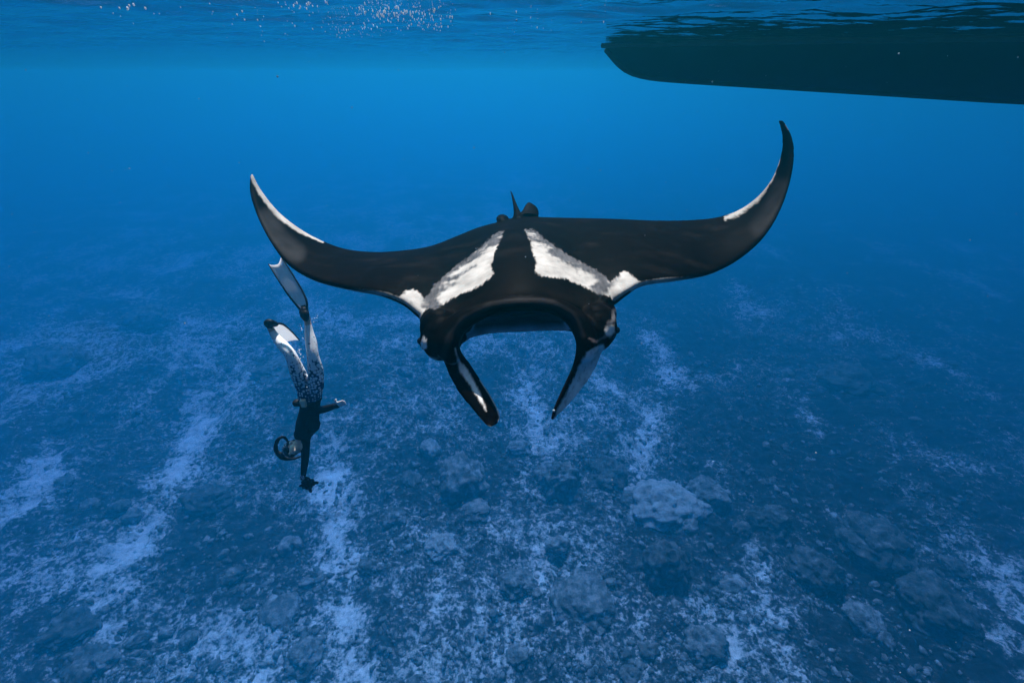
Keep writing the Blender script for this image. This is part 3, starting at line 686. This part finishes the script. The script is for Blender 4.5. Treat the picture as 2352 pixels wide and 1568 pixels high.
    # belt with weights, cuffs
    bc = D(z5(612, 425)); ring = [bc + np.array((.128 * math.cos(a), .100 * math.sin(a), .012 * math.cos(a))) for a in np.linspace(0, 2 * math.pi, 29)]
    belt = part('weight_belt', Shape().tube(ring, [.022] * 29, n=8, sub=1, squash=[(.3, 1)] * 29, up=(0, 0, 1)).mesh('weight_belt'), RUB)
    w = D(z5(540, 466), -.115); part('weight', Shape().box(w, (.028, .020, .046), bev=.3).mesh('weight'), BEIGE, belt)
    w = D(z5(470, 460), -.03); part('weight', Shape().ball(w, (.050, .045, .040)).box(w + (.01, 0, 0), (.04, .04, .03), bev=.4).solid('weight', .006, 4), RUB, belt)
    a = wr1 - el1; a /= np.linalg.norm(a); part('cuff', Shape().tube([wr1 - a * .015, wr1 + a * .012], [.034, .033], n=12).mesh('cuff'), RUB)
    a = wr2 - el2; a /= np.linalg.norm(a); part('cuff', Shape().tube([wr2 - a * .012, wr2 + a * .016], [.034, .034], n=12).mesh('cuff'), mb)
    # camera in the lower hand
    cc = D(z5(590, 1342), -.25); ex = np.array((.62, -.25, .35)); ex /= np.linalg.norm(ex); ey = np.array((.3, -.6, -.8)); ey -= ex * ey.dot(ex); ey /= np.linalg.norm(ey); ez = np.cross(ex, ey); A = (ex, ey, ez)
    cr = empty('underwater_camera', cc); tag(cr, "black underwater camera in the upside-down diver's lower hand", 'camera')
    def cp(name, s, mat):
        me_ = s.mesh(name); recenter(me_, cc); o = bpy.data.objects.new(name, me_); C.objects.link(o); o.parent = cr; me_.materials.append(mat)
    cp('housing', Shape().box(cc, (.062, .042, .045), A, .25), RUB); cp('lens_port', Shape().ball(cc + ey * .045, (.04, .03, .04), A), plain('port_glass', (.015, .02, .025), .1, .1, 20, 0, .5))
    for q in ((695, 1333), (622, 1432), (505, 1368)):
        e = D(z5(*q), -.27); cp('grip', Shape().tube([cc, (cc + e) / 2, e], [.030, .024, .014], n=10), RUB)
build_diver()

# ---------------------------------------------------------------- boulders and rubble on the sea bed
MAT_ROCK, n, l, b = new_mat('reef_rock')
tc = nd(n, 'ShaderNodeTexCoord'); oi = nd(n, 'ShaderNodeObjectInfo')
gm = nd(n, 'ShaderNodeNewGeometry')
nz = nd(n, 'ShaderNodeTexNoise', Scale=1.7, Detail=8.0, Roughness=.7); l.new(gm.outputs['Position'], nz.inputs['Vector'])
ad = nd(n, 'ShaderNodeMath', operation='MULTIPLY_ADD'); l.new(oi.outputs['Color'], ad.inputs[0]); ad.inputs[1].default_value = .24; l.new(nz.outputs['Fac'], ad.inputs[2])
rk = nd(n, 'ShaderNodeValToRGB'); e = rk.color_ramp.elements; e[0].position = .42; e[0].color = (.03, .035, .035, 1); e[1].position = .78; e[1].color = (.40, .41, .40, 1)
x_ = e.new(.58); x_.color = (.12, .125, .12, 1)
l.new(ad.outputs[0], rk.inputs['Fac']); l.new(rk.outputs[0], b.inputs['Base Color']); b.inputs['Roughness'].default_value = .9; b.inputs['Specular IOR Level'].default_value = .1
nf = nd(n, 'ShaderNodeTexNoise', Scale=5.5, Detail=6.0, Roughness=.65); l.new(gm.outputs['Position'], nf.inputs['Vector'])
bp = nd(n, 'ShaderNodeBump', Strength=.9, Distance=.15); l.new(nf.outputs['Fac'], bp.inputs['Height']); l.new(bp.outputs['Normal'], b.inputs['Normal'])

def rock_mesh(name, seed, sub, rough=.35):
    bm = bmesh.new(); bmesh.ops.create_icosphere(bm, subdivisions=sub, radius=1.0); me = bpy.data.meshes.new(name); bm.to_mesh(me); bm.free()
    V = coords(me); d = 1 + rough * fbm(V * 1.1 + seed * 7.7, 3) + rough * .5 * fbm(V * 3.4 + seed * 3.1, 4, .6)
    V = V * d[:, None]; V[:, 2] = np.where(V[:, 2] < 0, V[:, 2] * .6, V[:, 2])
    me.vertices.foreach_set('co', V.astype(np.float32).ravel()); me.polygons.foreach_set('use_smooth', [True] * len(me.polygons)); me.update(); return me
BOULDERS = [  # px, py of the middle | width in px, height/width, label
 (1060, 1090, 128, .62, 'round-topped boulder with deep shade under its front, below the curled cephalic fin'),
 (1287, 1092, 120, .70, 'dome-shaped boulder below the tip of the pale cephalic fin'),
 (1395, 1075, 95, .45, 'dark low boulder right beside the dome-shaped boulder'),
 (1520, 1150, 200, .40, 'large pale flat-topped boulder covered in fine growth'),
 (1630, 1130, 120, .45, 'mid grey boulder leaning against the large pale flat-topped boulder'),
 (1525, 1300, 125, .85, 'tall dark boulder standing in front of the large pale flat-topped boulder'),
 (1335, 1375, 150, .40, 'broad low ledge of rock with a shaded overhang'),
 (1185, 1330, 95, .45, 'small brown rock next to the broad low ledge'),
 (1770, 1195, 110, .5, 'dark angular boulder at the edge of the rubble slope'),
 (1870, 1310, 120, .5, 'dark boulder beside a bright patch of sand'),
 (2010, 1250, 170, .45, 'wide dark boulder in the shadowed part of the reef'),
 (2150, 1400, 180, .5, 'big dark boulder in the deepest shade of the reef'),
 (1010, 1250, 80, .5, 'squat pale boulder amid broken coral'),
 (905, 1180, 70, .5, 'little rounded boulder near the sandy channel'),
 (470, 1140, 120, .42, 'dark mound of rock beside the bright sandy channel'),
 (160, 1440, 105, .42, 'dark weathered boulder amid scattered pale rubble'),
 (345, 735, 110, .5, 'hazy far boulder fading into the blue water'),
 (130, 840, 130, .45, 'broad dim boulder fading into blue haze'),
 (640, 850, 120, .35, "flat hazy rock on the bed beyond the diver's legs"),
 (1950, 880, 140, .4, 'hazy dark boulder on the far slope'),
 (700, 1500, 90, .5, 'rounded rock set in pale sand and rubble'),
 (1620, 1480, 120, .5, 'rough boulder beside the bright patch of rubble')]
for i, (px, py, w, hr, lab) in enumerate(BOULDERS):
    c = on_level(px, py, BED_Z); zc = c[1] * math.cos(PITCH) - c[2] * math.sin(PITCH); r = w / 2 / FPX * zc * .86
    hb, _ = bed_height([c[0]], [c[1]])
    me = rock_mesh('boulder', i + 1, 5, .5); o = link('boulder', me, MAT_ROCK)
    rn = random.Random(i); o.scale = (r, r * (.8 + .35 * rn.random()), r * hr * 1.25); o.location = (c[0], c[1], hb[0] + r * hr * .12); o.rotation_euler = (rn.uniform(-.15, .15), rn.uniform(-.15, .15), 0)
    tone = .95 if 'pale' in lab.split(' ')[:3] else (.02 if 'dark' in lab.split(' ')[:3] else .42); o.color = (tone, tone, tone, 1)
    tag(o, lab, 'boulder', 'boulders on the reef')
rn = random.Random(11); variants = [rock_mesh('rock', 40 + k, 4, .5) for k in range(7)]
for k in range(150):
    y = 11 + 44 * rn.random() ** 1.3; x = rn.uniform(-1, 1) * (14 + y * .95); r = .28 + .7 * rn.random() ** 2.4
    hb, gv = bed_height([x], [y])
    if gv[0] > .3: continue
    o = bpy.data.objects.new('rock', variants[k % 7]); C.objects.link(o)
    if not o.data.materials: o.data.materials.append(MAT_ROCK)
    o.location = (x, y, hb[0] + r * .1); o.scale = (r * rn.uniform(.8, 1.3), r * rn.uniform(.8, 1.3), r * rn.uniform(.5, .95)); o.rotation_euler = (rn.uniform(-.3, .3), rn.uniform(-.3, .3), rn.uniform(0, 6.3))
    tone = .15 + .6 * rn.random(); o.color = (tone, tone, tone, 1)
    tag(o, 'small rock lying loose among the coral rubble', 'rock', 'small rocks scattered over the sea bed')
# loose coral rubble, beyond counting
rs = np.random.RandomState(3); bm = bmesh.new(); bmesh.ops.create_icosphere(bm, subdivisions=1, radius=1.0)
bv = np.array([v.co[:] for v in bm.verts]); bf = np.array([[v.index for v in f.verts] for f in bm.faces]); bm.free()
K = 11000; ry = 9.5 + 50 * rs.rand(K) ** 1.35; rx = (rs.rand(K) * 2 - 1) * (14 + ry * .95); rr_ = .065 + .19 * rs.rand(K) ** 2.5
hz, gz = bed_height(rx, ry)
clump = fbm(np.stack((rx / 3.5, ry / 3.5, 0 * rx + 5), 1), 3); keep = (clump > -.12) & (gz < .75); rx, ry, rr_, hz = rx[keep], ry[keep], rr_[keep], hz[keep]; K = len(rx)
an = rs.rand(K) * 6.28; sc_ = rr_[:, None] * (.6 + .9 * rs.rand(K, 3)) * (1, 1, .7)
V = bv[None] * sc_[:, None] * (1 + .25 * rs.randn(K, len(bv), 1)); ca, sa = np.cos(an)[:, None], np.sin(an)[:, None]
V = np.stack((V[..., 0] * ca - V[..., 1] * sa + rx[:, None], V[..., 0] * sa + V[..., 1] * ca + ry[:, None], V[..., 2] + hz[:, None] + .02), -1).reshape(-1, 3)
Fq = (bf[None] + (np.arange(K) * len(bv))[:, None, None]).reshape(-1, 3)
me = bpy.data.meshes.new('rubble'); me.vertices.add(len(V)); me.vertices.foreach_set('co', V.astype(np.float32).ravel()); me.loops.add(Fq.size); me.loops.foreach_set('vertex_index', Fq.ravel().astype(np.int32))
me.polygons.add(len(Fq)); me.polygons.foreach_set('loop_start', np.arange(0, Fq.size, 3, dtype=np.int32)); me.polygons.foreach_set('use_smooth', np.ones(len(Fq), bool)); me.update(calc_edges=True)
rub = link('coral_rubble', me, MAT_ROCK); rub.color = (.5, .5, .5, 1)
tag(rub, 'loose broken coral rubble strewn over the sea bed', 'rubble', kind='stuff')

# ---------------------------------------------------------------- bubbles and drifting specks
def specks(name, pts, rad, mat, label, cat, sub=1):
    bm = bmesh.new(); bmesh.ops.create_icosphere(bm, subdivisions=sub, radius=1.0); bv = np.array([v.co[:] for v in bm.verts]); bf = np.array([[v.index for v in f.verts] for f in bm.faces]); bm.free()
    pts = np.array(pts); rad = np.array(rad); rad = rad[:, None] if rad.ndim == 1 else rad
    V = (bv[None] * (np.ones(3) * rad)[:, None] + pts[:, None]).reshape(-1, 3); F = (bf[None] + (np.arange(len(pts)) * len(bv))[:, None, None]).reshape(-1, 3)
    return tag(link(name, mesh_of(name, V, F), mat), label, cat, kind='stuff')
AIR = plain('bubble_white', (.75, .82, .88), .2, .05, 50, 0, .5)
_n, _l = AIR.node_tree.nodes, AIR.node_tree.links; _t = nd(_n, 'ShaderNodeBsdfTranslucent'); _t.inputs[0].default_value = (.8, .88, .95, 1); _m = nd(_n, 'ShaderNodeMixShader', Fac=.65)
_l.new(_n['Principled BSDF'].outputs[0], _m.inputs[1]); _l.new(_t.outputs[0], _m.inputs[2]); _l.new(_m.outputs[0], _n['Material Output'].inputs['Surface'])
rs = np.random.RandomState(21)
pts, rad = [], []
for q, k, s in (((780, 930), 6, 30), ((600, 1045), 7, 22), ((585, 1330), 9, 22), ((600, 1400), 4, 18), ((640, 1190), 5, 14)):
    for _ in range(k):
        pts.append(D(z4(q[0] + rs.randn() * s, q[1] + rs.randn() * s), -.05 + .1 * rs.rand())); rad.append(.0035 + .004 * rs.rand())
specks('bubbles', pts, rad, AIR, "tiny air bubbles trailing around the diver's legs", 'bubbles')
# pale specks added in place of sun glints under the surface
pts, rad = [], []
for (cx_, cy_, sx, sy, k) in ((870, 22, 40, 12, 45), (915, 32, 50, 8, 90), (950, 45, 40, 10, 60), (830, 72, 60, 10, 60), (985, 60, 30, 5, 30), (700, 12, 30, 10, 25), (740, 60, 90, 14, 25), (300, 20, 60, 16, 14), (600, 40, 160, 22, 25), (1180, 50, 140, 18, 16)):
    for _ in range(k):
        px, py = cx_ + rs.randn() * sx, cy_ + rs.randn() * sy + (rs.randn() * 3)
        if py > 100: continue
        g = on_level(px, py, WATER_Z - .03); pts.append(g); r_ = .0013 + .0030 * rs.rand() ** 2; rad.append((r_ * .8, r_ * 2.0, r_ * 1.8))
specks('glint_specks', pts, rad, AIR, 'pale specks standing in for sun glints under the sea surface', 'sun glints')
pts, rad = [], []
for _ in range(1500):
    p_ = np.array((rs.uniform(-6, 6), rs.uniform(.9, 8), rs.uniform(-6, WATER_Z - .12)))
    if np.linalg.norm(p_) > 1.1: pts.append(p_); rad.append(.0013 + .0030 * rs.rand() ** 3)
specks('drifting_plankton', pts, rad, plain('plankton', (.28, .40, .50), .8, .2, 50), 'pale specks of plankton drifting in the water', 'plankton')
